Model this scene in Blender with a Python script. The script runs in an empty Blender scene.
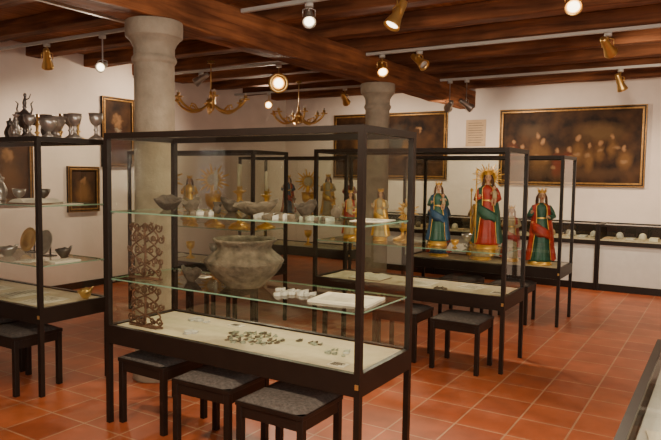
import bpy, bmesh, math, random
from mathutils import Vector, Matrix
from math import sin, cos, pi, radians
random.seed(7)
S = bpy.context.scene
COL = S.collection

# ------------------------------------------------------------------ materials
def new_mat(name):
    m = bpy.data.materials.new(name); m.use_nodes = True
    nt = m.node_tree
    b = nt.nodes.get('Principled BSDF')
    return m, nt, b
def L(nt, a, b): nt.links.new(a, b)
def ramp(nt, stops):
    r = nt.nodes.new('ShaderNodeValToRGB')
    e = r.color_ramp.elements
    while len(e) > 1: e.remove(e[-1])
    e[0].position = stops[0][0]; e[0].color = (*stops[0][1], 1)
    for p, c in stops[1:]:
        x = e.new(p); x.color = (*c, 1)
    return r
def mat(name, col, rough=0.6, metal=0.0, var=0.12, nscale=12, bump=0.0, bscale=40, spec=0.35, stretch=(1,1,1)):
    m, nt, b = new_mat(name)
    tc = nt.nodes.new('ShaderNodeTexCoord'); mp = nt.nodes.new('ShaderNodeMapping')
    mp.inputs['Scale'].default_value = stretch
    L(nt, tc.outputs['Object'], mp.inputs['Vector'])
    n = nt.nodes.new('ShaderNodeTexNoise'); n.inputs['Scale'].default_value = nscale
    n.inputs['Detail'].default_value = 5
    L(nt, mp.outputs[0], n.inputs['Vector'])
    lo = tuple(max(0, c*(1-var)) for c in col); hi = tuple(min(1, c*(1+var)) for c in col)
    r = ramp(nt, [(0.3, lo), (0.7, hi)])
    L(nt, n.outputs['Fac'], r.inputs[0]); L(nt, r.outputs[0], b.inputs['Base Color'])
    b.inputs['Roughness'].default_value = rough; b.inputs['Metallic'].default_value = metal
    b.inputs['Specular IOR Level'].default_value = spec
    if bump > 0:
        n2 = nt.nodes.new('ShaderNodeTexNoise'); n2.inputs['Scale'].default_value = bscale
        n2.inputs['Detail'].default_value = 6
        L(nt, mp.outputs[0], n2.inputs['Vector'])
        bp = nt.nodes.new('ShaderNodeBump'); bp.inputs['Strength'].default_value = bump
        bp.inputs['Distance'].default_value = 0.02
        L(nt, n2.outputs['Fac'], bp.inputs['Height']); L(nt, bp.outputs[0], b.inputs['Normal'])
    return m
def emis(name, col, st):
    m, nt, b = new_mat(name)
    b.inputs['Base Color'].default_value = (*col, 1)
    b.inputs['Emission Color'].default_value = (*col, 1)
    b.inputs['Emission Strength'].default_value = st
    return m
def glass_mat(name, tint, base=0.045):
    m, nt, b = new_mat(name); nt.nodes.remove(b)
    out = nt.nodes.get('Material Output')
    t = nt.nodes.new('ShaderNodeBsdfTransparent'); t.inputs[0].default_value = (*tint, 1)
    g = nt.nodes.new('ShaderNodeBsdfGlossy'); g.inputs['Roughness'].default_value = 0.02
    g.inputs['Color'].default_value = (1, 1, 1, 1)
    lw = nt.nodes.new('ShaderNodeLayerWeight'); lw.inputs['Blend'].default_value = 0.5
    pw = nt.nodes.new('ShaderNodeMath'); pw.operation = 'POWER'; pw.inputs[1].default_value = 4.0
    ml = nt.nodes.new('ShaderNodeMath'); ml.operation = 'MULTIPLY_ADD'
    ml.inputs[1].default_value = 0.75; ml.inputs[2].default_value = base
    mx = nt.nodes.new('ShaderNodeMixShader')
    L(nt, lw.outputs['Facing'], pw.inputs[0]); L(nt, pw.outputs[0], ml.inputs[0])
    L(nt, ml.outputs[0], mx.inputs[0]); L(nt, t.outputs[0], mx.inputs[1]); L(nt, g.outputs[0], mx.inputs[2])
    L(nt, mx.outputs[0], out.inputs[0])
    return m
def wood_mat(name, c1, c2, axis, rough=0.8):
    m, nt, b = new_mat(name)
    tc = nt.nodes.new('ShaderNodeTexCoord'); mp = nt.nodes.new('ShaderNodeMapping')
    s = [9, 9, 9]; s[axis] = 0.7
    mp.inputs['Scale'].default_value = s
    L(nt, tc.outputs['Object'], mp.inputs['Vector'])
    n = nt.nodes.new('ShaderNodeTexNoise'); n.inputs['Scale'].default_value = 1.8
    n.inputs['Detail'].default_value = 8; n.inputs['Distortion'].default_value = 0.6
    L(nt, mp.outputs[0], n.inputs['Vector'])
    r = ramp(nt, [(0.30, c1), (0.52, tuple((a+c)/2 for a, c in zip(c1, c2))), (0.72, c2)])
    L(nt, n.outputs['Fac'], r.inputs[0])
    n4 = nt.nodes.new('ShaderNodeTexNoise'); n4.inputs['Scale'].default_value = 1.7; n4.inputs['Detail'].default_value = 4
    L(nt, tc.outputs['Object'], n4.inputs['Vector'])
    r4 = ramp(nt, [(0.35, (.6,.57,.55)), (0.65, (1.15,1.12,1.1))])
    L(nt, n4.outputs['Fac'], r4.inputs[0])
    mm = nt.nodes.new('ShaderNodeMixRGB'); mm.blend_type = 'MULTIPLY'; mm.inputs[0].default_value = 1
    L(nt, r.outputs[0], mm.inputs[1]); L(nt, r4.outputs[0], mm.inputs[2])
    L(nt, mm.outputs[0], b.inputs['Base Color'])
    b.inputs['Roughness'].default_value = rough; b.inputs['Specular IOR Level'].default_value = .25
    bp = nt.nodes.new('ShaderNodeBump'); bp.inputs['Strength'].default_value = 0.6; bp.inputs['Distance'].default_value = 0.02
    L(nt, n.outputs['Fac'], bp.inputs['Height']); L(nt, bp.outputs[0], b.inputs['Normal'])
    return m
def tile_mat():
    m, nt, b = new_mat('terracotta_tiles')
    tc = nt.nodes.new('ShaderNodeTexCoord'); mp = nt.nodes.new('ShaderNodeMapping')
    mp.inputs['Location'].default_value = (0.11, 0.07, 0)
    L(nt, tc.outputs['Object'], mp.inputs['Vector'])
    br = nt.nodes.new('ShaderNodeTexBrick')
    br.offset = 0; br.squash = 1
    br.inputs['Scale'].default_value = 1.0
    br.inputs['Brick Width'].default_value = 0.33; br.inputs['Row Height'].default_value = 0.33
    br.inputs['Mortar Size'].default_value = 0.006; br.inputs['Mortar Smooth'].default_value = 0.1
    br.inputs['Color1'].default_value = (0.40, 0.100, 0.032, 1)
    br.inputs['Color2'].default_value = (0.28, 0.062, 0.022, 1)
    br.inputs['Mortar'].default_value = (0.42, 0.22, 0.12, 1)
    L(nt, mp.outputs[0], br.inputs['Vector'])
    n = nt.nodes.new('ShaderNodeTexNoise'); n.inputs['Scale'].default_value = 5; n.inputs['Detail'].default_value = 6
    L(nt, tc.outputs['Object'], n.inputs['Vector'])
    r = ramp(nt, [(0.3, (0.75, 0.75, 0.75)), (0.7, (1.12, 1.12, 1.12))])
    L(nt, n.outputs['Fac'], r.inputs[0])
    mx = nt.nodes.new('ShaderNodeMixRGB'); mx.blend_type = 'MULTIPLY'; mx.inputs[0].default_value = 1
    L(nt, br.outputs['Color'], mx.inputs[1]); L(nt, r.outputs[0], mx.inputs[2])
    L(nt, mx.outputs[0], b.inputs['Base Color'])
    b.inputs['Roughness'].default_value = 0.38; b.inputs['Specular IOR Level'].default_value = .45
    bp = nt.nodes.new('ShaderNodeBump'); bp.inputs['Strength'].default_value = 0.35; bp.inputs['Distance'].default_value = 0.004
    bp.invert = True
    L(nt, br.outputs['Fac'], bp.inputs['Height']); L(nt, bp.outputs[0], b.inputs['Normal'])
    return m
def painting_mat(name, figs, bg1=(0.012, 0.006, 0.004), bg2=(0.075, 0.032, 0.012), wob=.22):
    m, nt, b = new_mat(name)
    tc = nt.nodes.new('ShaderNodeTexCoord')
    n = nt.nodes.new('ShaderNodeTexNoise'); n.inputs['Scale'].default_value = 4; n.inputs['Detail'].default_value = 7
    L(nt, tc.outputs['Object'], n.inputs['Vector'])
    r = ramp(nt, [(0.35, bg1), (0.7, bg2)])
    L(nt, n.outputs['Fac'], r.inputs[0])
    va = nt.nodes.new('ShaderNodeVectorMath'); va.operation = 'MULTIPLY_ADD'
    va.inputs[1].default_value = (wob, 0, wob); va.inputs[2].default_value = (-wob/2, 0, -wob/2)
    n3 = nt.nodes.new('ShaderNodeTexNoise'); n3.inputs['Scale'].default_value = 9; n3.inputs['Detail'].default_value = 4
    L(nt, tc.outputs['Object'], n3.inputs['Vector']); L(nt, n3.outputs['Color'], va.inputs[0])
    ad = nt.nodes.new('ShaderNodeVectorMath'); ad.operation = 'ADD'
    L(nt, tc.outputs['Object'], ad.inputs[0]); L(nt, va.outputs[0], ad.inputs[1])
    cur = r.outputs[0]
    for (x, z, sx, sz, c) in figs:
        sb = nt.nodes.new('ShaderNodeVectorMath'); sb.operation = 'SUBTRACT'; sb.inputs[1].default_value = (x, 0, z)
        ml = nt.nodes.new('ShaderNodeVectorMath'); ml.operation = 'MULTIPLY'; ml.inputs[1].default_value = (1/sx, 0, 1/sz)
        ln = nt.nodes.new('ShaderNodeVectorMath'); ln.operation = 'LENGTH'
        mr = nt.nodes.new('ShaderNodeMapRange'); mr.inputs[1].default_value = 1.2; mr.inputs[2].default_value = 0.4; mr.inputs[4].default_value = .85
        L(nt, ad.outputs[0], sb.inputs[0]); L(nt, sb.outputs[0], ml.inputs[0]); L(nt, ml.outputs[0], ln.inputs[0])
        L(nt, ln.outputs['Value'], mr.inputs[0])
        mx = nt.nodes.new('ShaderNodeMixRGB'); mx.inputs[2].default_value = (*c, 1)
        L(nt, mr.outputs[0], mx.inputs[0]); L(nt, cur, mx.inputs[1]); cur = mx.outputs[0]
    L(nt, cur, b.inputs['Base Color']); b.inputs['Roughness'].default_value = 0.6; b.inputs['Specular IOR Level'].default_value = .15
    return m

M = {}
M['plaster'] = mat('wall_plaster', (0.70, 0.585, 0.495), 0.9, var=0.06, nscale=2.5, bump=0.15, bscale=15)
M['plasterd'] = mat('wall_dim_reflection', (0.16, 0.11, 0.08), 0.9, var=0.06, nscale=2.5)  # darkened for the unseen front wall so glass reflections stay dim
M['stone'] = mat('column_stone', (0.31, 0.255, 0.18), 0.88, var=0.18, nscale=9, bump=0.3, bscale=40)
M['dark'] = mat('dark_bronze_frame', (0.013, 0.0075, 0.005), 0.42, metal=0.0, var=0.15, spec=.3)
M['cream'] = mat('cream_linen_board', (0.52, 0.43, 0.29), 0.85, var=0.05, nscale=30)
M['glass'] = glass_mat('vitrine_glass', (0.925, 0.955, 0.905), .055)
M['shelf'] = glass_mat('shelf_glass', (0.84, 0.91, 0.83), 0.06)
M['edge'] = mat('glass_edge_green', (0.20, 0.33, 0.24), 0.2, var=0.05)
M['beam'] = wood_mat('beam_oak', (0.10, 0.032, 0.012), (0.36, 0.135, 0.048), 1)
M['joist'] = wood_mat('joist_oak', (0.080, 0.027, 0.011), (0.28, 0.105, 0.040), 0)
M['boards'] = wood_mat('ceiling_boards', (0.20, 0.080, 0.034), (0.46, 0.20, 0.088), 1)
M['floor'] = tile_mat()
M['cushion'] = mat('grey_felt', (0.085, 0.072, 0.062), 0.95, var=0.35, nscale=60, bump=0.2, bscale=200, spec=.15)
M['clay'] = mat('grey_clay', (0.125, 0.095, 0.066), 0.9, var=0.5, nscale=14, bump=0.8, bscale=40, spec=.2)
M['clayd'] = mat('dark_clay', (0.08, 0.06, 0.045), 0.9, var=0.4, nscale=20, bump=0.6, bscale=60, spec=.2)
M['sherd'] = mat('pale_sherd', (0.45, 0.42, 0.36), 0.8, var=0.3, nscale=30)
M['sherdg'] = mat('green_bronze_sherd', (0.26, 0.27, 0.20), 0.7, var=0.4, nscale=40)
M['paper'] = mat('paper', (0.66, 0.59, 0.47), 0.9, var=0.04)
M['ink'] = mat('ink', (0.12, 0.10, 0.08), 0.9)
M['leather'] = mat('book_leather', (0.16, 0.07, 0.03), 0.6)
M['iron'] = mat('rust_iron', (0.11, 0.052, 0.028), 0.75, metal=0.2, var=0.35, nscale=30, bump=0.4)
M['brass'] = mat('brass', (0.72, 0.46, 0.15), 0.34, metal=0.85, var=0.12)
M['gold'] = mat('gilt', (0.80, 0.44, 0.08), 0.38, metal=0.55, var=0.25)
M['pewter'] = mat('pewter', (0.42, 0.38, 0.33), 0.34, metal=0.75, var=0.2)
M['pewterd'] = mat('dark_pewter', (0.15, 0.13, 0.115), 0.35, metal=0.7, var=0.2)
M['white'] = mat('white_enamel', (0.46, 0.43, 0.38), 0.5, var=0.03)
M['panel'] = mat('white_panel', (0.56, 0.53, 0.47), 0.6, var=0.04)
M['skin'] = mat('painted_skin', (0.55, 0.30, 0.18), 0.5, var=0.06)
M['red'] = mat('painted_red', (0.36, 0.028, 0.015), 0.45, var=0.3)
M['blue'] = mat('painted_blue', (0.022, 0.065, 0.13), 0.45, var=0.25)
M['green'] = mat('painted_green', (0.025, 0.085, 0.055), 0.45, var=0.25)
M['ivory'] = mat('painted_ivory', (0.46, 0.35, 0.20), 0.5, var=0.15)
M['hair'] = mat('painted_hair', (0.09, 0.035, 0.014), 0.6, var=0.2)
M['lip'] = mat('painted_lip', (0.40, 0.06, 0.04), 0.5)
M['eye'] = mat('painted_eye', (0.02, 0.015, 0.01), 0.3)
M['frame'] = mat('picture_frame_gilt', (0.26, 0.13, 0.035), 0.4, metal=0.5, var=0.3, nscale=25)
M['frameblk'] = mat('picture_frame_black', (0.012, 0.007, 0.005), 0.4, spec=.2)
M['parch'] = mat('parchment', (0.50, 0.34, 0.20), 0.8, var=0.1, nscale=6)
M['lamp'] = emis('lamp_glow', (1.0, 0.84, 0.58), 7)
M['candle'] = mat('candle_wax', (0.60, 0.52, 0.38), 0.5)
M['fill_window_glow'] = emis('fill_window_light', (0.85, 0.92, 1.0), 1.0)  # glow of the added fill windows, outside the view

# ------------------------------------------------------------------ mesh builder
class MB:
    def __init__(s): s.bm = bmesh.new(); s.mats = []
    def mi(s, m):
        if m not in s.mats: s.mats.append(m)
        return s.mats.index(m)
    def face(s, vs, m, smooth=False):
        try:
            f = s.bm.faces.new(vs); f.material_index = s.mi(m); f.smooth = smooth
        except ValueError: pass
    def quad(s, pts, m):
        s.face([s.bm.verts.new(p) for p in pts], m)
    def box(s, x0, x1, y0, y1, z0, z1, m, M4=None):
        P = [(x0,y0,z0),(x1,y0,z0),(x1,y1,z0),(x0,y1,z0),(x0,y0,z1),(x1,y0,z1),(x1,y1,z1),(x0,y1,z1)]
        if M4 is not None: P = [M4 @ Vector(p) for p in P]
        v = [s.bm.verts.new(p) for p in P]
        for idx in ((0,3,2,1),(4,5,6,7),(0,1,5,4),(1,2,6,5),(2,3,7,6),(3,0,4,7)):
            s.face([v[i] for i in idx], m)
    def rings(s, rings, m, closed=True, cap=True, smooth=True):
        R = [[s.bm.verts.new(p) for p in r] for r in rings]
        n = len(R[0])
        for a, b in zip(R[:-1], R[1:]):
            for i in range(n if closed else n-1):
                j = (i+1) % n
                s.face([a[i], a[j], b[j], b[i]], m, smooth)
        if cap and closed:
            s.face(list(reversed(R[0])), m); s.face(R[-1], m)
    def lathe(s, prof, m, c=(0,0,0), seg=24, mod=None, M4=None, cap=True):
        rr = []
        for k, (r, z) in enumerate(prof):
            ring = []
            for i in range(seg):
                t = 2*pi*i/seg
                q = r if mod is None else mod(r, z, t)
                p = Vector((c[0]+q*cos(t), c[1]+q*sin(t), c[2]+z))
                if M4 is not None: p = M4 @ p
                ring.append(p)
            rr.append(ring)
        s.rings(rr, m, cap=cap)
    def ell(s, c, r, m, seg=16, n=10, M4=None, fn=None):
        rr = []
        for k in range(n+1):
            ph = -pi/2 + pi*k/n
            ring = []
            for i in range(seg):
                t = 2*pi*i/seg
                cp = max(cos(ph), 0.02)
                d = Vector((cp*cos(t), cp*sin(t), sin(ph)))
                if fn: d = fn(d)
                p = Vector((c[0]+r[0]*d.x, c[1]+r[1]*d.y, c[2]+r[2]*d.z))
                if M4 is not None: p = M4 @ p
                ring.append(p)
            rr.append(ring)
        s.rings(rr, m)
    def tube(s, pts, rad, m, seg=8, cap=True):
        pts = [Vector(p) for p in pts]
        if not isinstance(rad, (list, tuple)): rad = [rad]*len(pts)
        rr = []
        up = None
        for i, p in enumerate(pts):
            if i == 0: t = pts[1]-p
            elif i == len(pts)-1: t = p-pts[i-1]
            else: t = pts[i+1]-pts[i-1]
            t.normalize()
            if up is None:
                up = Vector((0,0,1)) if abs(t.z) < 0.9 else Vector((1,0,0))
            a = t.cross(up)
            if a.length < 1e-5: a = t.cross(Vector((0.3,1,0.2)))
            a.normalize(); b = a.cross(t).normalized(); up = b
            rr.append([p + rad[i]*(cos(2*pi*k/seg)*a + sin(2*pi*k/seg)*b) for k in range(seg)])
        s.rings(rr, m, cap=cap)
    def done(s, name, loc=(0,0,0), rz=0.0, bevel=0.0, sc=1.0):
        bmesh.ops.recalc_face_normals(s.bm, faces=s.bm.faces)
        me = bpy.data.meshes.new(name); s.bm.to_mesh(me); s.bm.free()
        for m in s.mats: me.materials.append(m)
        o = bpy.data.objects.new(name, me); COL.objects.link(o)
        o.location = loc; o.rotation_euler = (0, 0, rz); o.scale = (sc, sc, sc)
        if bevel > 0:
            md = o.modifiers.new('bevel', 'BEVEL'); md.width = bevel; md.segments = 2; md.limit_method = 'ANGLE'
        return o

# ------------------------------------------------------------------ room
U0, U1, V0, V1, ZC = -7.5, 2.8, -3.0, 10.4, 3.18
def shell(name, a, b, m):
    mb = MB(); mb.box(a[0], b[0], a[1], b[1], a[2], b[2], m); return mb.done(name)
shell('floor', (U0, V0, -0.1), (U1, V1, 0), M['floor'])
shell('ceiling', (U0, V0, ZC), (U1, V1, ZC+0.1), M['boards'])
shell('wall_back', (U0-.2, V1, -0.1), (U1+.2, V1+.2, ZC+.1), M['plaster'])
shell('wall_left', (U0-.2, V0, -0.1), (U0, V1, ZC+.1), M['plaster'])
shell('wall_right', (U1, V0, -0.1), (U1+.2, V1, ZC+.1), M['plaster'])
shell('wall_front', (U0-.2, V0-.2, -0.1), (U1+.2, V0, ZC+.1), M['plasterd'])
shell('baseboard_back', (U0, V1-.02, 0), (U1, V1, .09), M['dark'])
shell('baseboard_left', (U0, V0, 0), (U0+.02, V1-.02, .09), M['dark'])
BU = -3.75
def hewn(name, p0, p1, w, h, m, axis, n=24, amp=0.008):
    mb = MB(); rr = []
    for i in range(n+1):
        f = i/n; c = Vector(p0).lerp(Vector(p1), f)
        j = lambda: random.uniform(-amp, amp)
        if axis == 1:
            rr.append([(c.x-w/2+j(), c.y, c.z+j()), (c.x+w/2+j(), c.y, c.z+j()), (c.x+w/2+j(), c.y, c.z+h), (c.x-w/2+j(), c.y, c.z+h)])
        else:
            rr.append([(c.x, c.y-w/2+j(), c.z+j()), (c.x, c.y+w/2+j(), c.z+j()), (c.x, c.y+w/2+j(), c.z+h), (c.x, c.y-w/2+j(), c.z+h)])
    mb.rings(rr, m, smooth=False)
    return mb.done(name, bevel=0.012)
hewn('ceiling_beam', (BU, V0, 2.735), (BU, V1, 2.735), 0.27, 0.285, M['beam'], 1, 40, 0.012)
v = -2.6
while v < V1:
    hewn('ceiling_joist', (U0, v, 3.02), (U1, v, 3.02), 0.18, 0.16, M['joist'], 0, 30, 0.008)
    v += 0.84

def column(v):
    mb = MB()
    prof = [(0.175,0.0),(0.175,.10),(0.165,.12),(0.155,.14),(0.150,2.42),(0.163,2.43),(0.169,2.45),(0.163,2.47),(0.152,2.48),(0.153,2.54),(0.170,2.575),(0.190,2.60),(0.200,2.61),(0.212,2.615),(0.215,2.68),(0.212,2.735)]
    mb.lathe(prof, M['stone'], seg=40)
    return mb.done('stone_column', (BU, v, 0), bevel=0.008)
column(3.49); column(7.15)

# ------------------------------------------------------------------ display cases
def display_case(u0, u1, v0, v1, H=1.84, shelves=(0.93, 1.356), full=True, table=True, name='display_case'):
    mb = MB(); w = u1-u0; d = v1-v0; t = 0.032; D = M['dark']
    for x in (0, w-t):
        for y in (0, d-t):
            mb.box(x, x+t, y, y+t, 0, H, D)
    for (a0, a1, b0, b1) in ((t, w-t, 0, t), (t, w-t, d-t, d), (0, t, t, d-t), (w-t, w, t, d-t)):
        mb.box(a0, a1, b0, b1, H-0.035, H, D)
        mb.box(a0, a1, b0, b1, 0.52, 0.635, D)
    mb.box(t, w-t, t, d-t, 0.60, 0.625, M['cream'])
    g = t/2
    def pane(p): mb.quad(p, M['glass'])
    z0, z1 = 0.635, H-0.035
    pane([(t, g, z0), (w-t, g, z0), (w-t, g, z1), (t, g, z1)])
    pane([(w-g, t, z0), (w-g, d-t, z0), (w-g, d-t, z1), (w-g, t, z1)])
    if full:
        pane([(t, d-g, z0), (w-t, d-g, z0), (w-t, d-g, z1), (t, d-g, z1)])
        pane([(g, t, z0), (g, d-t, z0), (g, d-t, z1), (g, t, z1)])
    pane([(t, t, H-.01), (w-t, t, H-.01), (w-t, d-t, H-.01), (t, d-t, H-.01)])
    for s in shelves:
        a0, a1, b0, b1 = g+.008, w-g-.008, g+.008, d-g-.008
        mb.quad([(a0, b0, s), (a1, b0, s), (a1, b1, s), (a0, b1, s)], M['shelf'])
        mb.quad([(a0, b0, s-.008), (a1, b0, s-.008), (a1, b0, s), (a0, b0, s)], M['edge'])
        mb.quad([(a1, b0, s-.008), (a1, b1, s-.008), (a1, b1, s), (a1, b0, s)], M['edge'])
        mb.quad([(a0, b1, s-.008), (a1, b1, s-.008), (a1, b1, s), (a0, b1, s)], M['edge'])
        mb.quad([(a0, b0, s-.008), (a0, b1, s-.008), (a0, b1, s), (a0, b0, s)], M['edge'])
        for x in (t, w-t-.012):
            for y in (t, d-t-.012):
                mb.box(x, x+.012, y, y+.012, s-.02, s-.008, M['pewter'])
    mb.box(w-t+.008, w-t+.026, -.006, 0, 0.56, 0.585, M['brass'])
    return mb.done(name, (u0, v0, 0))
display_case(-3.31, -1.465, 2.66, 3.26)
display_case(-5.90, -4.05, 2.70, 3.30, full=False)
display_case(-5.90, -4.05, 5.07, 5.67, full=False, shelves=(1.02,))
display_case(-5.90, -4.05, 7.05, 7.68, full=False, shelves=(1.02,))
display_case(-3.33, -1.48, 5.08, 5.68, shelves=(0.985,), full=False)
display_case(-3.33, -1.47, 7.05, 7.70, shelves=(), full=False)

def stool(u0, v0, w=0.42, d=0.38, rz=0.0):
    mb = MB(); D = M['dark']; t = 0.036
    x0, y0 = -w/2, -d/2
    for x in (x0, -x0-t):
        for y in (y0, -y0-t):
            mb.box(x, x+t, y, y+t, 0, 0.40, D)
    mb.box(x0+t, -x0-t, y0+.004, y0+.024, .34, .40, D); mb.box(x0+t, -x0-t, -y0-.024, -y0-.004, .34, .40, D)
    mb.box(x0+.004, x0+.024, y0+t, -y0-t, .34, .40, D); mb.box(-x0-.024, -x0-.004, y0+t, -y0-t, .34, .40, D)
    mb.box(x0-.004, -x0+.004, y0-.004, -y0+.004, .40, .424, D)
    n = 10; g = []
    for iy in range(n+1):
        row = []
        for ix in range(n+1):
            fx, fy = ix/n*2-1, iy/n*2-1
            e = (1-abs(fx)**8)*(1-abs(fy)**8)
            row.append(mb.bm.verts.new((fx*(w/2-.004), fy*(d/2-.004), .424+.024*e**0.5+.006*(1-fx*fx)*(1-fy*fy))))
        g.append(row)
    for iy in range(n):
        for ix in range(n):
            mb.face([g[iy][ix], g[iy][ix+1], g[iy+1][ix+1], g[iy+1][ix]], M['cushion'], True)
    return mb.done('stool', (u0+w/2, v0+d/2, 0), rz, bevel=0.003)
stool(-2.12, 2.52, w=.42); stool(-2.66, 2.60, w=.41, rz=.03); stool(-3.24, 2.70, w=.41, rz=-.02)
stool(-4.62, 2.60); stool(-5.12, 2.62); stool(-5.62, 2.60)
stool(-2.05, 4.92); stool(-2.62, 4.97); stool(-3.15, 4.98)
stool(-4.60, 4.95); stool(-5.2, 4.95)
stool(-2.2, 6.95); stool(-2.8, 6.95)

# ------------------------------------------------------------------ contents : helpers
def pot(loc):
    mb = MB()
    prof = [(0.02,0),(.105,0),(.118,.01),(.15,.04),(.195,.085),(.222,.12),(.232,.145),(.238,.155),(.222,.175),(.19,.20),(.165,.222),(.16,.238),
            (.168,.255),(.186,.272),(.190,.284),(.182,.288),(.170,.275),(.150,.24),(.155,.22),(.18,.19),(.20,.14),(.12,.04),(.02,.02)]
    def mod(r, z, t):
        k = 1 + .012*sin(3*t+z*20) + .008*sin(7*t+2)
        if .145 <= z <= .16 and r > .21: k += .014*sin(26*t)
        return r*k
    mb.lathe(prof, M['clay'], seg=64, mod=mod)
    return mb.done('ceramic_pot', loc)
def bowl_frag(loc, R=.14, name='bowl_fragment', rz=0, m='clay'):
    mb = MB(); seg = 40
    prof = [(.02,0),(R*.35,0),(R*.62,.022),(R*.85,.05),(R,.075),(R*.94,.073),(R*.78,.048),(R*.55,.028),(.02,.016)]
    rr = []
    for r, z in prof:
        ring = []
        for i in range(seg):
            t = 2*pi*i/seg
            top = 1 + .35*sin(t*1+1.2) + .18*sin(3*t) + .08*sin(9*t)
            zz = z if z < .03 else .03 + (z-.03)*max(.1, top)
            ring.append((r*cos(t), r*sin(t)*.85, zz))
        rr.append(ring)
    mb.rings(rr, M[m])
    return mb.done(name, loc, rz)
def sherds(loc, w, d, n, size, m='sherd', name='pottery_sherds', rz=0, h=.008, m2=None):
    mb = MB()
    for i in range(n):
        a = random.uniform(0, 2*pi); q = math.sqrt(random.random())
        cx, cy = cos(a)*q*w/2, sin(a)*q*d/2
        k = random.randint(5, 7); s = size*random.uniform(.6, 1.2); a0 = random.uniform(0, 6)
        tz = random.uniform(0, .006)
        P = [(cx+s*random.uniform(.7,1.15)*cos(a0+2*pi*j/k), cy+s*random.uniform(.7,1.15)*sin(a0+2*pi*j/k)) for j in range(k)]
        lift = random.uniform(0, .012)
        mm = M[m2] if (m2 and random.random() < .4) else M[m]
        mb.rings([[(x, y, 0.0) for x, y in P], [(x*1.0, y*1.0, h+tz+lift*max(-.5, (x-cx)/s)) for x, y in P]], mm, smooth=False)
    return mb.done(name, loc, rz)
def papers(loc, w, d, rz=0, name='paper_sheet', thick=.003, lines=True):
    mb = MB()
    mb.box(-w/2, w/2, -d/2, d/2, 0, thick, M['paper'])
    if lines:
        for i in range(7):
            y = d*.36 - i*d*.11
            mb.box(-w*.38, w*random.uniform(.1,.38), y-.0025, y+.0025, thick, thick+.0006, M['ink'])
    return mb.done(name, loc, rz)
def open_book(loc, w=.32, d=.24, rz=0):
    mb = MB(); mb.box(-w/2-.008, w/2+.008, -d/2-.008, d/2+.008, 0, .006, M['leather'])
    rr = []
    n = 16
    for y in (-d/2, d/2):
        top = [(-w/2+w*i/n, y, .008+.034*abs(sin(pi*i/n*2))**.6*(1-.35*abs(i/n*2-1))) for i in range(n+1)]
        rr.append([(-w/2, y, .006)]+top+[(w/2, y, .006)])
    mb.rings(rr, M['paper'], smooth=False)
    return mb.done('open_book', loc, rz)
def ironwork(loc, w, h, rz=0, name='wrought_iron_ornament', seed=3):
    """flat pierced lattice of leafy scrolls"""
    mb = MB(); I = M['iron']; R_ = random.Random(seed)
    mb.tube([(-w/2,0,.008),(w/2,0,.008)], .007, I)
    mb.box(-w*.4, w*.4, -.03, .03, 0.0005, .006, I)
    mb.tube([(-.01,0,0.002),(.004,0,h*.4),(-.004,0,h*.98)], .008, I)
    top = h
    # interlaced ogee bars
    for ph in range(4):
        P = []
        for i in range(25):
            f = i/24
            x = (w*.46)*sin(f*pi*2.0+ph*pi/2)*(1-.25*f)
            P.append((x, .004*(-1)**ph, .01+f*(h-.02)))
        mb.tube(P, .0055, I, 6)
    nr = max(3, int(h/.07))
    for j in range(nr):
        for c in range(5):
            cx = (-.42+.21*c + (.05 if j % 2 else -.02))*w; cz = .042+(h-.075)*j/(nr-1)
            R = R_.uniform(.020, .031); s = R_.choice((-1, 1)); a0 = R_.uniform(0, 6)
            P = []
            for i in range(18):
                f = i/17; a = a0+s*1.3*2*pi*f; r = R*(1-f*.8)
                P.append((cx+r*cos(a), R_.uniform(-.001,.001), cz+r*sin(a)))
            mb.tube(P, [.0065*(1-.4*i/17) for i in range(18)], I, 6)
            a = R_.uniform(0, 6)
            mb.tube([(cx+.01*cos(a),0,cz+.01*sin(a)), (cx+.024*cos(a),.004,cz+.024*sin(a)), (cx+.036*cos(a+.5),0,cz+.034*sin(a+.5))], [.003,.010,.002], I, 6)
    return mb.done(name, loc, rz)
P_CHAL = [(.01,0),(.042,0),(.045,.006),(.035,.015),(.012,.03),(.009,.05),(.016,.06),(.009,.07),(.012,.085),(.03,.10),(.038,.12),(.042,.16),(.039,.16),(.034,.122),(.01,.10)]
P_JUG = [(.01,0),(.045,0),(.05,.01),(.045,.03),(.06,.07),(.062,.10),(.045,.14),(.032,.165),(.034,.19),(.042,.205),(.02,.215),(.008,.225),(.012,.235),(.003,.245)]
P_CAN = [(.01,0),(.06,0),(.06,.012),(.03,.025),(.012,.035),(.01,.06),(.024,.075),(.01,.09),(.012,.13),(.022,.145),(.010,.16),(.012,.19),(.034,.205),(.034,.21),(.012,.21),(.011,.235),(.002,.235)]
P_CUP = [(.01,0),(.032,0),(.03,.008),(.012,.02),(.012,.03),(.033,.045),(.045,.07),(.052,.10),(.048,.10),(.04,.07),(.01,.045)]
P_VASE = [(.01,0),(.03,0),(.035,.008),(.05,.04),(.052,.06),(.035,.09),(.022,.105),(.03,.12),(.026,.12),(.018,.105),(.02,.09)]
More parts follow.
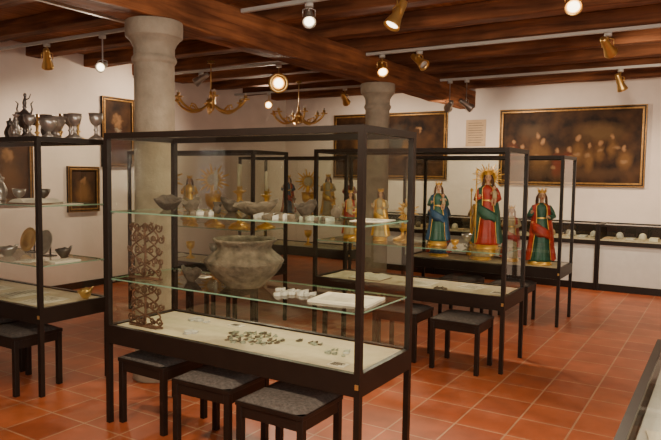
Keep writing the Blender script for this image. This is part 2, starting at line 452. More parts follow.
def lathe_obj(name, prof, m, loc, s=1.0, handle=False, candle=False, cross=False, rays=False):
    mb = MB(); mb.lathe([(r*s, z*s) for r, z in prof], M[m], seg=24)
    top = max(z for r, z in prof)*s
    if handle:
        mb.tube([((.045)*s,0,top*.75),(.085*s,0,top*.78),(.10*s,0,top*.55),(.085*s,0,top*.3),(.055*s,0,top*.25)], .007*s, M[m], 8)
    if candle: mb.lathe([(.011*s,top),(.011*s,top+.12*s),(.002,top+.125*s)], M['candle'], seg=12)
    if cross:
        mb.box(-.004, .004, -.004, .004, top, top+.07*s, M[m]); mb.box(-.022*s, .022*s, -.004, .004, top+.04*s, top+.048*s, M[m])
    if rays:
        cz = top+.07*s
        mb.tube([(0,0,top-.02*s),(0,0,cz)], .008*s, M[m], 8)
        mb.ell((0,0,cz), (.035*s,.01*s,.035*s), M['ivory'], 16, 8)
        for i in range(18):
            a = 2*pi*i/18; r2 = (.085 if i % 2 else .065)*s
            mb.tube([(.03*s*cos(a),0,cz+.03*s*sin(a)), (r2*cos(a),0,cz+r2*sin(a))], [.008*s,.003*s], M[m], 5)
    return mb.done(name, loc, random.uniform(-.3, .9) if rays else random.uniform(0, 6))
def plate_stand(loc, R=.11, m='pewter', rz=0):
    mb = MB()
    T = Matrix.Translation((0, 0, R*.98+.006)) @ Matrix.Rotation(radians(75), 4, 'X')
    mb.lathe([(.002,0),(R*.6,0),(R*.7,.012),(R,.018),(R,.022),(R*.68,.016),(R*.58,.005),(.002,.005)], M[m], seg=32, M4=T)
    mb.box(-.05, .05, -.02, .06, 0, .006, M['dark']); mb.box(-.005, .005, .03, .04, 0, R*1.2, M['dark'])
    return mb.done('display_plate', loc, rz)

# near case contents
e = .0005
Z1, Z2, Z0 = .93+e, 1.356+e, .625+e
pot((-2.42, 2.95, Z1))
bowl_frag((-2.37, 2.99, Z2), .145, rz=.3)
bowl_frag((-3.12, 3.02, Z2), .11, rz=2, m='clayd')
bowl_frag((-2.84, 2.94, Z2), .06, rz=1, m='clay')
bowl_frag((-2.66, 3.12, Z2), .075, rz=4, m='clayd')
bowl_frag((-2.10, 3.12, Z2), .07, rz=1, m='clayd')
lathe_obj('clay_beaker', P_CUP, 'clayd', (-2.80, 3.14, Z2), .6)
lathe_obj('clay_vase', P_VASE, 'clay', (-1.88, 3.10, Z2), .6)
lathe_obj('clay_vase', P_VASE, 'clayd', (-2.62, 2.93, Z2), .5)
sherds((-2.64, 2.80, Z2), .20, .10, 12, .028, 'clay', m2='sherd', h=.018)
sherds((-2.12, 2.84, Z2), .28, .16, 16, .030, 'clay', m2='sherd', h=.02)
sherds((-1.86, 2.86, Z2), .18, .14, 12, .028, 'sherdg', m2='clay', h=.016)
papers((-1.62, 3.06, Z2), .18, .22, .1)
sherds((-2.06, 2.93, Z1), .26, .22, 26, .024, 'sherd', name='bone_fragments', h=.012)
papers((-1.70, 2.93, Z1), .34, .26, .12, thick=.012, name='information_booklet')
papers((-2.86, 3.06, Z1), .10, .07, .1)
bowl_frag((-2.80, 2.90, Z1), .07, rz=3, m='clayd')
ironwork((-3.10, 2.80, Z1), .30, .36, .0, seed=5)
ironwork((-3.10, 2.80, Z0), .30, .27, .0, name='wrought_iron_grille', seed=9)
sherds((-2.78, 2.84, Z0), .14, .10, 5, .028, 'sherd')
sherds((-2.93, 3.10, Z0), .20, .10, 7, .03, 'sherd')
sherds((-2.35, 2.94, Z0), .40, .28, 85, .016, 'sherdg', name='coin_hoard', m2='clay', h=.004)
sherds((-2.02, 3.06, Z0), .16, .12, 12, .020, 'sherdg', m2='clay', h=.004)
sherds((-1.74, 2.98, Z0), .20, .16, 12, .018, 'sherdg', name='bronze_fragments', h=.006, m2='sherd')
papers((-1.66, 2.78, Z0), .10, .07, .0)
papers((-2.64, 3.14, Z0), .10, .06, .0)

# left case contents
open_book((-4.44, 2.94, 1.356+e), .30, .22, .2)
papers((-4.19, 3.04, 1.356+e), .12, .18, .0)
lathe_obj('pewter_cup', P_CUP, 'pewter', (-4.74, 3.0, 1.356+e))
lathe_obj('pewter_jug', P_JUG, 'pewter', (-5.0, 3.0, 1.356+e), .9, handle=True)
lathe_obj('pewter_cup', P_CUP, 'pewterd', (-4.66, 3.16, 1.356+e))
plate_stand((-4.55, 3.10, .93+e), .10)
papers((-4.40, 2.85, .93+e), .14, .16, .3)
bowl_frag((-4.78, 2.92, .93+e), .09, 'pewter_bowl', m='pewter')
bowl_frag((-4.36, 3.12, .93+e), .07, 'pewter_bowl', m='pewterd')
plate_stand((-4.85, 3.16, .93+e), .10, 'brass')
open_book((-5.10, 2.98, .93+e), .26, .22, 0)
papers((-4.18, 2.98, .93+e), .14, .22, .0, thick=.01)
papers((-4.34, 2.92, Z0), .24, .30, .1); papers((-4.72, 3.0, Z0), .24, .32, -.1)
papers((-5.15, 2.98, Z0), .3, .26, 0)
bowl_frag((-4.16, 3.16, Z0), .065, 'brass_bowl', m='brass')
# on top of the left case
zt = 1.84+e
row = [('pewter_chalice',P_CHAL,'pewter',-4.09,3.22,1.25,0),('pewter_chalice',P_CHAL,'pewter',-4.11,3.05,1.15,0),('brass_candlestick',P_CAN,'brass',-4.22,3.16,.85,0),('pewter_goblet',P_CUP,'pewter',-4.12,2.84,1.3,0),
       ('pewter_goblet',P_CUP,'pewter',-4.25,2.98,1.6,0),('pewter_chalice',P_CHAL,'pewter',-4.34,3.18,1.25,0),('pewter_tankard',P_JUG,'pewterd',-4.40,3.02,.75,1),
       ('pewter_chalice',P_CHAL,'pewter',-4.28,2.80,1.0,0),('silver_candlestick',P_CAN,'pewter',-4.44,2.80,.8,0),
       ('brass_candlestick',P_CAN,'brass',-4.49,3.20,.9,0),('pewter_chalice',P_CHAL,'pewter',-4.66,3.20,1.3,0),('pewter_jug',P_JUG,'pewter',-4.88,3.06,.75,1),
       ('silver_candlestick',P_CAN,'pewter',-4.78,2.84,.85,0),('pewter_chalice',P_CHAL,'pewter',-4.98,2.88,1.2,0),('pewter_tankard',P_JUG,'pewterd',-5.08,3.15,.8,1),
       ('pewter_goblet',P_CUP,'pewter',-5.20,2.95,1.3,0),('brass_candlestick',P_CAN,'brass',-4.82,3.22,.95,0)]
for n_, p_, m_, x_, y_, s_, h_ in row:
    lathe_obj(n_, p_, m_, (x_, y_, zt), s_, handle=bool(h_))
def guild_cup(loc):
    mb = MB(); m = M['pewterd']
    mb.lathe([(.01,0),(.06,0),(.062,.012),(.03,.03),(.014,.05),(.02,.065),(.014,.08),(.04,.10),(.052,.13),(.055,.17),(.06,.175),(.046,.20),(.02,.22),(.01,.235),(.018,.245),(.006,.26)], m, seg=28)
    for sx in (-1, 1):
        mb.tube([(sx*.05,0,.16),(sx*.075,0,.19),(sx*.085,0,.15),(sx*.075,0,.11),(sx*.045,0,.12)], .007, m)
        mb.tube([(sx*.045,0,.18),(sx*.06,0,.23),(sx*.05,0,.27),(sx*.07,0,.29)], [.008,.007,.006,.003], m)
    mb.tube([(0,0,.25),(0,0,.28),(.005,0,.32)], [.012,.016,.008], m); mb.ell((.005,0,.335), (.013,.013,.016), m, 10, 8)
    mb.tube([(0,0,.30),(.035,0,.31),(.05,0,.345)], [.007,.005,.004], m)
    return mb.done('guild_welcome_cup', loc, .5)
guild_cup((-4.60, 2.97, zt))

# ------------------------------------------------------------------ carved saint statues
def statue(name, loc, H, dress, mantle, rz=0, child=False, crown=True, staff=False, base=.04, halo=False, wide=1.12):
    mb = MB(); s = H
    def V(x, y, z): return Vector((x*s*wide, y*s, z*s+base))
    mb.lathe([(.02*s,0),(.165*s,0),(.17*s,base*.3),(.155*s,base*.5),(.16*s,base)], M['gold'], seg=8)
    secs = [(0,.148,.12),(.03,.150,.122),(.12,.132,.11),(.25,.116,.098),(.38,.106,.09),(.48,.102,.082),(.56,.086,.07),(.61,.074,.06),(.66,.080,.066),(.71,.092,.072),(.755,.102,.066),(.785,.094,.056),(.805,.062,.044),(.822,.036,.036)]
    seg = 48; rr = []
    for z, rx, ry in secs:
        k = max(0, (.62-z)/.62)
        ring = []
        for i in range(seg):
            t = 2*pi*i/seg
            f = 1 + k*.10*sin(9*t+4*z) + k*.05*sin(17*t-6*z)
            ring.append(V(rx*f*cos(t)+.012*sin(z*5), ry*f*sin(t), z))
        rr.append(ring)
    mb.rings(rr, M[dress])
    mb.rings([[V(.079*cos(2*pi*i/24)+.0, .065*sin(2*pi*i/24), z) for i in range(24)] for z in (.600, .618)], M['gold'], cap=False)
    rr = []; n = 40
    for z, rx, ry in [(.02,.178,.15),(.10,.17,.142),(.2,.155,.132),(.32,.145,.122),(.44,.138,.112),(.55,.128,.10),(.64,.118,.088),(.72,.122,.086),(.775,.114,.072),(.80,.075,.055),(.815,.05,.046)]:
        open_ = .55+.35*(z < .5)*(1-z*2)
        ring = []
        for i in range(n+1):
            t = -pi/2+open_ + (2*pi-2*open_)*i/n
            k = max(0, (.75-z))
            f = 1 + k*.13*sin(11*t+3*z) + k*.05*sin(19*t)
            ring.append(V(rx*f*cos(t)+.008*sin(z*5), ry*f*sin(t), z+.012*sin(5*t)*(z < .1)))
        rr.append(ring)
    mb.rings(rr, M[mantle], closed=False, cap=False)
    hem = [rr[k][0] for k in range(len(rr))]; hem2 = [rr[k][-1] for k in range(len(rr))]
    mb.tube(hem, .006*s, M['gold'], 6); mb.tube(hem2, .006*s, M['gold'], 6)
    rr = []
    for i in range(13):
        f = i/12; x = -.115+.23*f
        yy = -.118*math.sqrt(max(0, 1-(x/.135)**2))-.012
        zc = .52-.14*f
        rr.append([V(x, yy, zc+.05), V(x, yy-.016, zc+.02), V(x, yy-.006, zc-.01), V(x, yy-.018, zc-.045), V(x, yy-.002, zc-.10-.03*sin(6*f)), V(x, yy+.03, zc-.09), V(x, yy+.03, zc+.03)])
    mb.rings(rr, M[mantle])
    mb.tube([V(0,0,.80), V(0,-.002,.835), V(0,-.006,.87)], [.034*s,.027*s,.028*s], M['skin'], 14)
    hc = (.0, -.010, .912)
    def hf(d):
        x, y, z = d
        if z < 0: x *= 1+.28*z; y *= 1+.12*z
        if y < -.5 and abs(x) < .5 and z > -.1: y += .02
        return Vector((x, y, z))
    mb.ell((hc[0]*s, hc[1]*s, hc[2]*s+base), (.045*s, .050*s, .062*s), M['skin'], 20, 14, fn=hf)
    mb.tube([V(0,-.056,.925), V(0,-.066,.905), V(0,-.062,.898)], [.005*s,.009*s,.006*s], M['skin'], 8)
    for sx in (-1, 1):
        c = V(sx*.016, -.0555, .920); mb.ell(c, (.0075*s,.004*s,.0045*s), M['eye'], 10, 6)
        mb.tube([V(sx*.008,-.058,.932), V(sx*.017,-.058,.935), V(sx*.026,-.051,.931)], .0025*s, M['hair'], 6)
        c = V(sx*.041, -.008, .912); mb.ell(c, (.007*s,.011*s,.016*s), M['skin'], 8, 6)
    c = V(0, -.0565, .882); mb.ell(c, (.012*s,.005*s,.0045*s), M['lip'], 10, 6)
    c = V(0, .010, .930); mb.ell(c, (.053*s,.050*s,.056*s), M['hair'], 20, 12)
    for sx in (-1, 1):
        for q in (0, 1, 2):
            mb.tube([V(sx*.036,-.012+.018*q,.945), V(sx*(.050+.003*q),-.005+.018*q,.90), V(sx*(.050+.006*q),.0+.018*q,.84), V(sx*(.066),-.012+.02*q,.79), V(sx*.06,-.03+.03*q,.74)], [.012*s,.015*s,.015*s,.012*s,.004*s], M['hair'], 8)
    if crown:
        R = .046; seg = 40; rr = []
        for z in (0, .012, 1):
            ring = []
            for i in range(seg):
                t = 2*pi*i/seg
                zz = .958+z if z < 1 else .975+.04*abs(cos(4*t))**1.5
                q = R*(1+(0.25 if z == 1 else .03*z/.012))
                ring.append(V(q*cos(t), .004+q*sin(t), zz))
            rr.append(ring)
        mb.rings(rr, M['gold'], cap=False)
        for i in range(8):
            t = 2*pi*i/8; c = V(R*1.27*cos(t), .004+R*1.27*sin(t), 1.02); mb.ell(c, (.007*s,)*3, M['gold'], 8, 6)
    if halo:
        for i in range(28):
            a = 2*pi*i/28; r2 = .20 if i % 2 else .15
            mb.tube([V(.05*cos(a),.07,.93+.05*sin(a)), V(r2*cos(a),.07,.93+r2*sin(a))], [.013*s,.005*s], M['gold'], 5)
        mb.tube([V(.095*cos(2*pi*i/24),.07,.93+.095*sin(2*pi*i/24)) for i in range(25)], .010*s, M['gold'], 6)
    def arm(sx, elbow, wrist, tip, hold=.5):
        sh = V(sx*.092, 0, .762); el = V(*elbow); wr = V(*wrist)
        mid = sh.lerp(el, .5)+Vector((sx*.006*s,0,0)); m2 = el.lerp(wr, .55)
        mb.tube([V(sx*.06,0,.765), sh, mid, el, m2, wr], [.022*s,.034*s,.036*s,.036*s,.033*s,.036*s], M[dress], 12)
        tv = (V(*tip)-wr).normalized()
        mb.tube([wr-tv*.02*s, wr+tv*.012*s], [.017*s,.014*s], M['skin'], 10)
        pc = wr+tv*.030*s
        side = tv.cross(Vector((0,0,1)));
        if side.length < .1: side = Vector((1,0,0))
        side.normalize(); nrm = side.cross(tv).normalized()
        mb.tube([wr+tv*.008*s, pc, wr+tv*.045*s], [.014*s,.018*s,.015*s], M['skin'], 10)
        for k, ln in enumerate((.030,.035,.033,.026)):
            b0 = wr+tv*.043*s+side*((k-1.5)*.0088*s)
            mb.tube([b0, b0+tv*ln*.5*s, b0+tv*ln*.9*s-nrm*ln*hold*s*.5], [.0048*s,.0044*s,.003*s], M['skin'], 6)
        b0 = wr+tv*.02*s-side*.013*s
        mb.tube([b0, b0-side*.014*s+tv*.014*s, b0-side*.014*s+tv*.03*s], [.0058*s,.005*s,.0035*s], M['skin'], 6)
    if child:
        arm(1, (.135,-.02,.63), (.075,-.125,.60), (.0,-.17,.60))
        arm(-1, (-.14,-.01,.62), (-.10,-.12,.66), (-.09,-.19,.70))
        mb.tube([V(.082,-.120,.635), V(.082,-.118,.68), V(.078,-.115,.73), V(.076,-.117,.752)], [.034*s,.031*s,.028*s,.012*s], M['ivory'], 14)
        c = V(.074,-.122,.782); mb.ell(c, (.024*s,.026*s,.030*s), M['skin'], 14, 10)
        c = V(.074,-.114,.792); mb.ell(c, (.0265*s,.026*s,.026*s), M['hair'], 14, 10)
        for sx in (-1, 1):
            c = V(.074+sx*.009,-.147,.785); mb.ell(c, (.0035*s,.003*s,.003*s), M['eye'], 6, 5)
            mb.tube([V(.08+sx*.022,-.12,.73), V(.08+sx*.045,-.14,.70), V(.08+sx*.04,-.165,.72)], [.011*s,.010*s,.006*s], M['skin'], 8)
            mb.tube([V(.08+sx*.014,-.125,.64), V(.076+sx*.018,-.165,.615), V(.072+sx*.016,-.165,.56), V(.072+sx*.016,-.18,.548)], [.017*s,.015*s,.009*s,.007*s], M['skin'], 8)
    else:
        arm(1, (.145,-.02,.63), (.085,-.13,.62), (.04,-.18,.65))
        arm(-1, (-.15,-.01,.62), (-.13,-.12,.68), (-.13,-.18,.73))
    if staff:
        mb.tube([V(-.135,-.165,.02), V(-.135,-.165,.98)], .008*s, M['gold'], 8)
        c = V(-.135,-.165,1.0); mb.ell(c, (.02*s,.01*s,.03*s), M['gold'], 8, 6)
    return mb.done(name, loc, rz)
zb = .985+e
statue('madonna_statue', (-2.19, 5.38, zb), .52, 'green', 'blue', .35, child=True)
statue('crowned_king_statue', (-1.74, 5.38, zb), .62, 'red', 'green', .30, child=True, staff=True, halo=True)
statue('female_saint_statue', (-1.76, 7.36, Z0), .80, 'green', 'red', .35)
statue('altar_figure', (-2.78, 5.40, zb), .44, 'ivory', 'gold', .2)
statue('altar_figure', (-3.12, 5.42, zb), .42, 'ivory', 'red', .2)
lathe_obj('gilt_reliquary', P_CHAL, 'gold', (-2.48, 5.36, zb), 1.3, rays=True)
lathe_obj('gilt_candlestick', P_CAN, 'gold', (-2.95, 5.24, zb), 1.3)
lathe_obj('gilt_candlestick', P_CAN, 'gold', (-2.60, 5.52, zb), 1.5)
lathe_obj('gilt_reliquary', P_CUP, 'gold', (-1.98, 5.26, zb), .7)
lathe_obj('silver_cup', P_CUP, 'pewter', (-1.97, 5.54, zb), 1.0)
papers((-2.35, 5.35, Z0), .3, .25, .1); open_book((-2.85, 5.35, Z0)); papers((-1.88, 5.44, Z0), .2, .2, -.2)
papers((-1.60, 5.30, Z0), .12, .10, .0)
sherds((-2.08, 5.20, Z0), .16, .08, 8, .025, 'clay')
statue('bishop_statue', (-2.45, 7.36, Z0), .78, 'ivory', 'gold', .3, staff=True)
statue('apostle_statue', (-2.98, 7.36, Z0), .74, 'blue', 'red', .3, crown=False)
statue('angel_statue', (-2.12, 7.45, Z0), .60, 'ivory', 'red', .3)
# second left case : gilt altar pieces
zs = 1.02+e
for x, y, s in ((-4.36,5.22,1.9),(-4.54,5.46,1.9),(-4.20,5.48,1.7),(-4.70,5.24,1.7)):
    lathe_obj('gilt_candlestick', P_CAN, 'gold', (x, y, zs), s, candle=True)
lathe_obj('gilt_monstrance', P_CHAL, 'gold', (-4.92, 5.44, zs), 2.2, rays=True)
lathe_obj('gilt_monstrance', P_CHAL, 'gold', (-5.60, 5.4, zs), 2.2, rays=True)
statue('gilt_angel_figure', (-5.22, 5.38, zs), .50, 'gold', 'ivory', .6)
lathe_obj('gilt_chalice', P_CHAL, 'gold', (-5.02, 5.22, zs), 1.4)
lathe_obj('gilt_chalice', P_CHAL, 'gold', (-4.17, 5.20, zs), 1.2)
for x, m in ((-4.2,'gold'),(-4.85,'pewter'),(-5.2,'gold')):
    lathe_obj('altar_chalice', P_CHAL, m, (x, 5.37, Z0), 1.2)
papers((-4.5, 5.35, Z0), .3, .3)
open_book((-5.5, 5.35, Z0))
# third left case
statue('kneeling_donor_figure', (-4.25, 7.36, zs), .50, 'red', 'gold', .4)
statue('gilt_bishop_figure', (-4.60, 7.38, zs), .54, 'ivory', 'gold', .4)
lathe_obj('gilt_monstrance', P_CHAL, 'gold', (-4.92, 7.36, zs), 2.1, rays=True)
statue('painted_saint_figure', (-5.25, 7.36, zs), .52, 'blue', 'red', .5)
for x, m, s in ((-4.42,'gold',1.3),(-4.76,'gold',1.5),(-5.06,'pewter',1.2),(-5.5,'gold',1.6)):
    lathe_obj('altar_candlestick', P_CAN, m, (x, 7.22, zs), s)
papers((-4.5, 7.35, Z0), .3, .3)
lathe_obj('altar_chalice', P_CHAL, 'gold', (-4.2, 7.35, Z0), 1.3); lathe_obj('altar_chalice', P_CHAL, 'gold', (-4.9, 7.35, Z0), 1.3)

# ------------------------------------------------------------------ wall cabinets along the back
def wall_cabinet(u0, w=1.25):
    mb = MB(); d = .62; D = M['dark']; t = .03
    mb.box(0, w, 0.02, d, 0, .10, D)
    mb.box(t, w-t, .03, d, .10, .66, M['panel'])
    for x in (0, w-t): mb.box(x, x+t, 0, d, .0, .95, D)
    mb.box(t, w-t, 0, d, .66, .72, D)
    mb.box(t, w-t, 0.03, d-.02, .72, .735, M['cream'])
    mb.box(t, w-t, 0, t, .925, .95, D); mb.box(t, w-t, d-t, d, .925, .95, D)
    mb.box(t, w-t, d-.012, d, .735, .925, M['dark'])
    mb.quad([(t,.012,.735),(w-t,.012,.735),(w-t,.012,.925),(t,.012,.925)], M['glass'])
    mb.quad([(t,t,.94),(w-t,t,.94),(w-t,d-t,.94),(t,d-t,.94)], M['glass'])
    for i in range(8):
        x = .10+(w-.20)*i/7; m = random.choice([M['sherd'], M['paper'], M['clay'], M['parch']])
        if i % 2: mb.lathe([(.01,0),(.040,0),(.055,.03),(.045,.07),(.03,.09),(.004,.10)], m, c=(x, .3, .735), seg=14)
        else: mb.box(x-.055, x+.055, .18, .40, .735, .745+.05*random.random(), m)
    return mb.done('wall_cabinet', (u0, 9.76, 0))
for k in range(6): wall_cabinet(-5.30+1.255*k)

def table_vitrine():
    mb = MB(); w, d, H = .75, 1.75, .86; D = M['dark']; t = .03
    for x in (0, w-t):
        for y in (0, d-t): mb.box(x, x+t, y, y+t, 0, H, D)
    for (a0,a1,b0,b1) in ((t,w-t,0,t),(t,w-t,d-t,d),(0,t,t,d-t),(w-t,w,t,d-t)):
        mb.box(a0,a1,b0,b1,H-.02,H,D); mb.box(a0,a1,b0,b1,.66,.77,D)
    mb.box(t,w-t,t,d-t,.72,.76,M['panel'])
    mb.quad([(t,t,H-.006),(w-t,t,H-.006),(w-t,d-t,H-.006),(t,d-t,H-.006)], M['glass'])
    for x in (t/2, w-t/2): mb.quad([(x,t,.77),(x,d-t,.77),(x,d-t,H-.02),(x,t,H-.02)], M['glass'])
    for y in (t/2, d-t/2): mb.quad([(t,y,.77),(w-t,y,.77),(w-t,y,H-.02),(t,y,H-.02)], M['glass'])
    return mb.done('table_vitrine', (-.24, 1.55, 0))
table_vitrine()
papers((.0, 2.25, .76+e), .34, .24, .2); open_book((.05, 2.75, .76+e), .30, .24, -.2)
sherds((.05, 1.9, .76+e), .3, .2, 12, .03, 'clay')

# ------------------------------------------------------------------ paintings
def painting(name, wall, a0, a1, z0, z1, figs, fw=.06, gilt=True, wob=.22):
    w = a1-a0; h = z1-z0; mb = MB(); F = M['frame'] if gilt else M['frameblk']; B = M['frameblk']
    pm = painting_mat(name+'_canvas', figs, wob=wob)
    mb.box(-w/2+fw, w/2-fw, -.02, 0, -h/2+fw, h/2-fw, pm)
    for (x0,x1,zz0,zz1) in ((-w/2,w/2,h/2-fw,h/2),(-w/2,w/2,-h/2,-h/2+fw),(-w/2,-w/2+fw,-h/2+fw,h/2-fw),(w/2-fw,w/2,-h/2+fw,h/2-fw)):
        mb.box(x0,x1,-.04,0,zz0,zz1,B)
    k = fw*.55; i = fw
    for (x0,x1,zz0,zz1) in ((-w/2+k,w/2-k,h/2-i,h/2-k),(-w/2+k,w/2-k,-h/2+k,-h/2+i),(-w/2+k,-w/2+i,-h/2+i,h/2-i),(w/2-i,w/2-k,-h/2+i,h/2-i)):
        mb.box(x0,x1,-.048,-.04,zz0,zz1,F)
    k2 = fw*.25
    for (x0,x1,zz0,zz1) in ((-w/2,w/2,h/2-k2,h/2),(-w/2,w/2,-h/2,-h/2+k2),(-w/2,-w/2+k2,-h/2+k2,h/2-k2),(w/2-k2,w/2,-h/2+k2,h/2-k2)):
        mb.box(x0,x1,-.046,-.04,zz0,zz1,F)
    if wall == 'back': return mb.done(name, ((a0+a1)/2, V1-.001, (z0+z1)/2), 0, bevel=.004)
    return mb.done(name, (U0+.001, (a0+a1)/2, (z0+z1)/2), pi/2, bevel=.004)
fl = (.34,.17,.075); rd = (.14,.028,.013); oc = (.16,.075,.024); dk = (.012,.007,.005); bl = (.04,.045,.04)
rnd = random.Random(21)
figs = [(.45,.22,.35,.16,(.13,.07,.028)), (-.55,.25,.22,.12,(.08,.045,.022)), (.1,-.40,.9,.10,(.07,.034,.015))]
for i in range(11):
    x = -.85+.165*i+rnd.uniform(-.03,.03); y = rnd.uniform(-.28,-.02)
    c = rnd.choice([oc, rd, bl, oc, (.10,.055,.025), rd]); sz = rnd.uniform(.13,.26)
    figs.append((x, y, rnd.uniform(.07,.12), sz, c))
    figs.append((x+rnd.uniform(-.03,.03), y+sz+.02, .035, .045, fl))
    figs.append((x+rnd.uniform(-.08,.08), y+rnd.uniform(-.05,.1), .05, .03, (.24,.13,.06)))
painting('last_supper_painting', 'back', -3.19, -1.03, 1.48, 2.69, figs, wob=.10)
painting('dark_landscape_painting', 'back', -6.35, -4.09, 1.55, 2.72, [(-.5,0,.2,.3,oc),(.2,.1,.25,.25,bl),(.6,0,.18,.25,(.07,.03,.012)),(-.1,.3,.06,.08,oc),(.6,.28,.05,.06,fl),(.35,-.1,.1,.2,oc)])
painting('portrait_painting', 'left', 5.98, 6.55, 1.67, 2.66, [(0,-.2,.2,.3,(.05,.015,.01)),(0,.15,.08,.12,(.24,.12,.05)),(0,.02,.08,.04,(.2,.16,.11))], .05)
painting('icon_painting', 'left', 5.42, 5.92, 1.05, 1.67, [(0,-.05,.14,.2,oc),(0,.12,.05,.06,(.24,.12,.05))], .05)
painting('saint_painting', 'left', 4.30, 4.92, 1.2, 2.0, [(0,-.1,.18,.25,(.11,.05,.018)),(0,.18,.07,.09,(.24,.12,.05))], .05)
mb = MB(); mb.box(-.17,.17,-.012,0,-.22,.22,M['parch'])
for i in range(9): mb.box(-.13,.10+.03*(i%2),-.0135,-.012,.16-.04*i,.168-.04*i,M['ink'])
mb.done('parchment_notice', (-3.60, V1-.001, 2.33))

# ------------------------------------------------------------------ light rails + spotlights
RZ = 2.972
def rail(u0, u1, v):
    mb = MB(); mb.box(u0, u1, v-.016, v+.016, RZ, RZ+.032, M['white'])
    return mb.done('lighting_track', (0,0,0))
for vv in (4.34, 6.57, 8.80, .98): rail(-3.60, 2.6, vv)  # nearest track is out of view, added to carry the extra spotlights
for vv in (4.34, 6.57, 8.80): rail(-7.45, -3.90, vv)
mb = MB(); mb.box(-4.82,-4.78,-2.9,4.32,RZ,RZ+.032,M['white']); mb.done('cable_conduit')
def spotlight(u, v, z, aim, lit=False, top=RZ-.001, power=0, m='brass', ring=False, tilt=None, k=1.25):
    a = (Vector(aim)-Vector((u,v,z))).normalized()
    q = a.to_track_quat('-Z', 'Y').to_matrix().to_4x4()
    mb = MB(); K = M[m]
    h = top-z
    mb.lathe([(.035,h-.035),(.035,h)], M['white'], seg=16)
    mb.tube([(0,0,h-.03),(0,0,.05*k),(0,0,0)], .007, K, 8)
    T = q @ Matrix.Scale(k, 4)
    yp = [tuple(q @ Vector((sx*.045*k,0,0))) for sx in (-1, 1)]
    mb.tube([yp[0], (yp[0][0],yp[0][1],yp[0][2]+.05*k), (0,0,.065*k), (yp[1][0],yp[1][1],yp[1][2]+.05*k), yp[1]], .005, K, 6)
    mb.lathe([(.005,.10),(.022,.10),(.026,.085),(.03,.03),(.034,-.01),(.046,-.05),(.052,-.075),(.050,-.078),(.044,-.055),(.04,-.05)], K, seg=24, M4=T)
    if ring: mb.lathe([(.054,-.074),(.075,-.080),(.078,-.088),(.058,-.082)], K, seg=28, M4=T, cap=False)
    mb.lathe([(.002,-.064),(.036,-.064),(.034,-.060),(.002,-.058)], M['lamp'] if lit else M['white'], seg=20, M4=T)
    o = mb.done('track_spotlight', (u, v, z))
    if power:
        li = bpy.data.lights.new('spot_lamp', 'SPOT'); li.energy = power; li.color = (1.0, .82, .60)
        li.spot_size = radians(120); li.spot_blend = .95; li.shadow_soft_size = .05
        lo = bpy.data.objects.new('spot_lamp', li); COL.objects.link(lo)
        lo.parent = o; lo.matrix_local = Matrix.Translation(a*.13) @ q
    return o
PW = 155
spotlight(-2.91, 4.34, 2.86, (-1.9, 3.0, 1.2), True, power=PW, m='pewter', k=1.1)
spotlight(-2.13, 4.34, 2.78, (-2.6, 3.6, 1.2), True, power=PW)
spotlight(-.89, 4.34, 2.72, (-.4, 2.6, 1.2), True, power=PW, k=1.05)
spotlight(-3.40, 6.57, 2.82, (-2.4, 5.3, 1.4), True, power=PW)
spotlight(-2.94, 6.57, 2.86, (-1.8, 6.2, 2.0), False, power=PW)
spotlight(-1.02, 6.57, 2.84, (-.3, 9.3, 1.3), False, power=PW)
spotlight(-3.45, 8.80, 2.62, (-4.5, 10.3, 2.0), False, power=PW*.7, m='pewter')
spotlight(-3.2, 8.80, 2.62, (-2.1, 10.3, 1.6), True, power=PW*1.0, m='pewter')
spotlight(-1.2, 8.80, 2.80, (-.5, 9.9, .6), False, power=PW)
spotlight(.8, 6.57, 2.80, (.2, 8.0, 0), False, power=PW)
spotlight(-4.85, 6.57, 2.74, (-1.0, 1.0, 1.9), True, power=PW*.5, ring=True, k=1.6)
spotlight(-6.7, 8.80, 2.78, (-3.0, 3.0, 1.6), True, power=PW*.6)
spotlight(-6.16, 6.57, 2.88, (-7.4, 6.3, 2.2), False, power=PW*.8, m='pewter')
spotlight(-5.4, 4.34, 2.66, (-3.3, 1.0, 1.3), True, power=PW*.6, m='white', k=1.0)
spotlight(-6.3, 4.34, 2.80, (-7.3, 5.2, 1.2), False, power=PW*.7)
spotlight(-5.2, 8.80, 2.80, (-5.4, 10.2, 1.8), False, power=PW*.7)
for (uu, tu, tv) in ((-2.6,-2.4,2.8),(-1.2,-1.2,3.6),(.3,0,3.0),(1.8,1.2,4)):  # unseen overhead spotlights, added as extra light for the near cases
    spotlight(uu, .98, 2.80, (tu, tv, .5), True, power=PW)

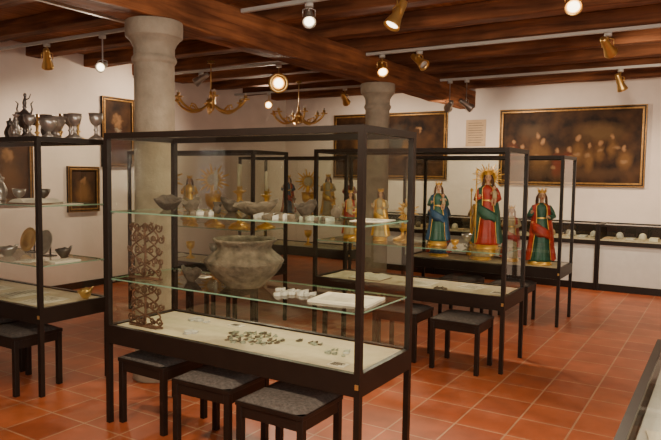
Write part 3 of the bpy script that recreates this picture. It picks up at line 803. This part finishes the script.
def chandelier(u, v, z, R):
    mb = MB(); B = M['brass']; top = 3.01-z
    mb.tube([(0,0,.10),(0,0,top)], .006, B, 6); mb.lathe([(.05,top-.03),(.03,top-.03),(.05,top)], B, seg=16)
    mb.lathe([(.004,-.14),(.012,-.13),(.022,-.11),(.012,-.09),(.03,-.07),(.058,-.03),(.06,0),(.035,.03),(.016,.05),(.028,.07),(.016,.09),(.02,.12),(.006,.14)], B, seg=24)
    for i in range(6):
        a = 2*pi*i/6+.3; c, s_ = cos(a), sin(a)
        P = [(.03,-.02),(.3*R,-.10),(.58*R,-.12),(.85*R,-.06),(R,.02)]
        pts = []
        for k in range(21):
            f = k/20*4; j = min(3, int(f)); q = f-j
            p0 = P[max(0,j-1)]; p1 = P[j]; p2 = P[j+1]; p3 = P[min(4,j+2)]
            h = lambda n: .5*((2*p1[n])+(-p0[n]+p2[n])*q+(2*p0[n]-5*p1[n]+4*p2[n]-p3[n])*q*q+(-p0[n]+3*p1[n]-3*p2[n]+p3[n])*q**3)
            r, zz = h(0), h(1); pts.append((r*c, r*s_, zz))
        mb.tube(pts, .016, B, 8)
        mb.tube([(.4*R*c,.4*R*s_,-.11),(.5*R*c,.5*R*s_,-.05),(.6*R*c,.6*R*s_,-.04),(.62*R*c,.62*R*s_,-.08)], .010, B, 6)
        mb.lathe([(.01,.01),(.052,.02),(.055,.032),(.015,.032),(.024,.065),(.016,.075)], B, c=(R*c,R*s_,0), seg=14)
        mb.lathe([(.012,.06),(.012,.10),(.002,.105)], M['candle'], c=(R*c,R*s_,0), seg=10)
    return mb.done('brass_chandelier', (u, v, z))
chandelier(-5.6, 6.15, 2.50, .47)
chandelier(-5.6, 8.1, 2.50, .40)

def fill_window(loc, n, facing):  # unseen windows with area lights, added to brighten the room
    mb = MB(); w, h = 1.3, 1.5
    mb.box(-w/2, w/2, 0, .01, 0, h, M['fill_window_glow'])
    for (a,b,c,d) in ((-w/2-.06,-w/2,-.06,h+.06),(w/2,w/2+.06,-.06,h+.06),(-w/2,w/2,-.06,0),(-w/2,w/2,h,h+.06),(-.02,.02,0,h),(-w/2,-.02,h*.5-.015,h*.5+.015),(.02,w/2,h*.5-.015,h*.5+.015)):
        mb.box(a,b,0.0,.05,c,d,M['white'])
    rz = 0 if facing == 'v' else pi/2
    mb.done('fill_window_%d' % n, loc, rz)
    li = bpy.data.lights.new('fill_window_light_%d' % n, 'AREA'); li.shape = 'RECTANGLE'; li.size = w; li.size_y = h
    li.energy = 125; li.color = (1.0, .92, .82)
    lo = bpy.data.objects.new('fill_window_light_%d' % n, li); COL.objects.link(lo)
    if facing == 'v':
        lo.location = (loc[0], loc[1]+.08, loc[2]+h/2); lo.rotation_euler = Vector((0, -1, 0)).to_track_quat('Z', 'Y').to_euler()
    else:
        lo.location = (loc[0]-.08, loc[1], loc[2]+h/2); lo.rotation_euler = Vector((1, 0, 0)).to_track_quat('Z', 'Y').to_euler()
fill_window((1.7, V0, 1.0), 1, 'v')
fill_window((U1, -1.2, 1.0), 2, 'u')
fill_window((U1, 1.2, 1.0), 3, 'u')

w = bpy.data.worlds.new('world'); S.world = w; w.use_nodes = True
w.node_tree.nodes['Background'].inputs[0].default_value = (1, .85, .7, 1)
w.node_tree.nodes['Background'].inputs[1].default_value = 0.3

# ------------------------------------------------------------------ camera
cd = bpy.data.cameras.new('camera'); cam = bpy.data.objects.new('camera', cd); COL.objects.link(cam)
cd.sensor_width = 36; cd.lens = 34.86
yaw, pitch, roll = radians(31.7), radians(4.02), radians(0.8)
Rm = Matrix.Rotation(yaw, 4, 'Z') @ Matrix.Rotation(pi/2-pitch, 4, 'X') @ Matrix.Rotation(roll, 4, 'Z')
cam.matrix_world = Matrix.Translation((0, 0, 1.6)) @ Rm
S.camera = cam
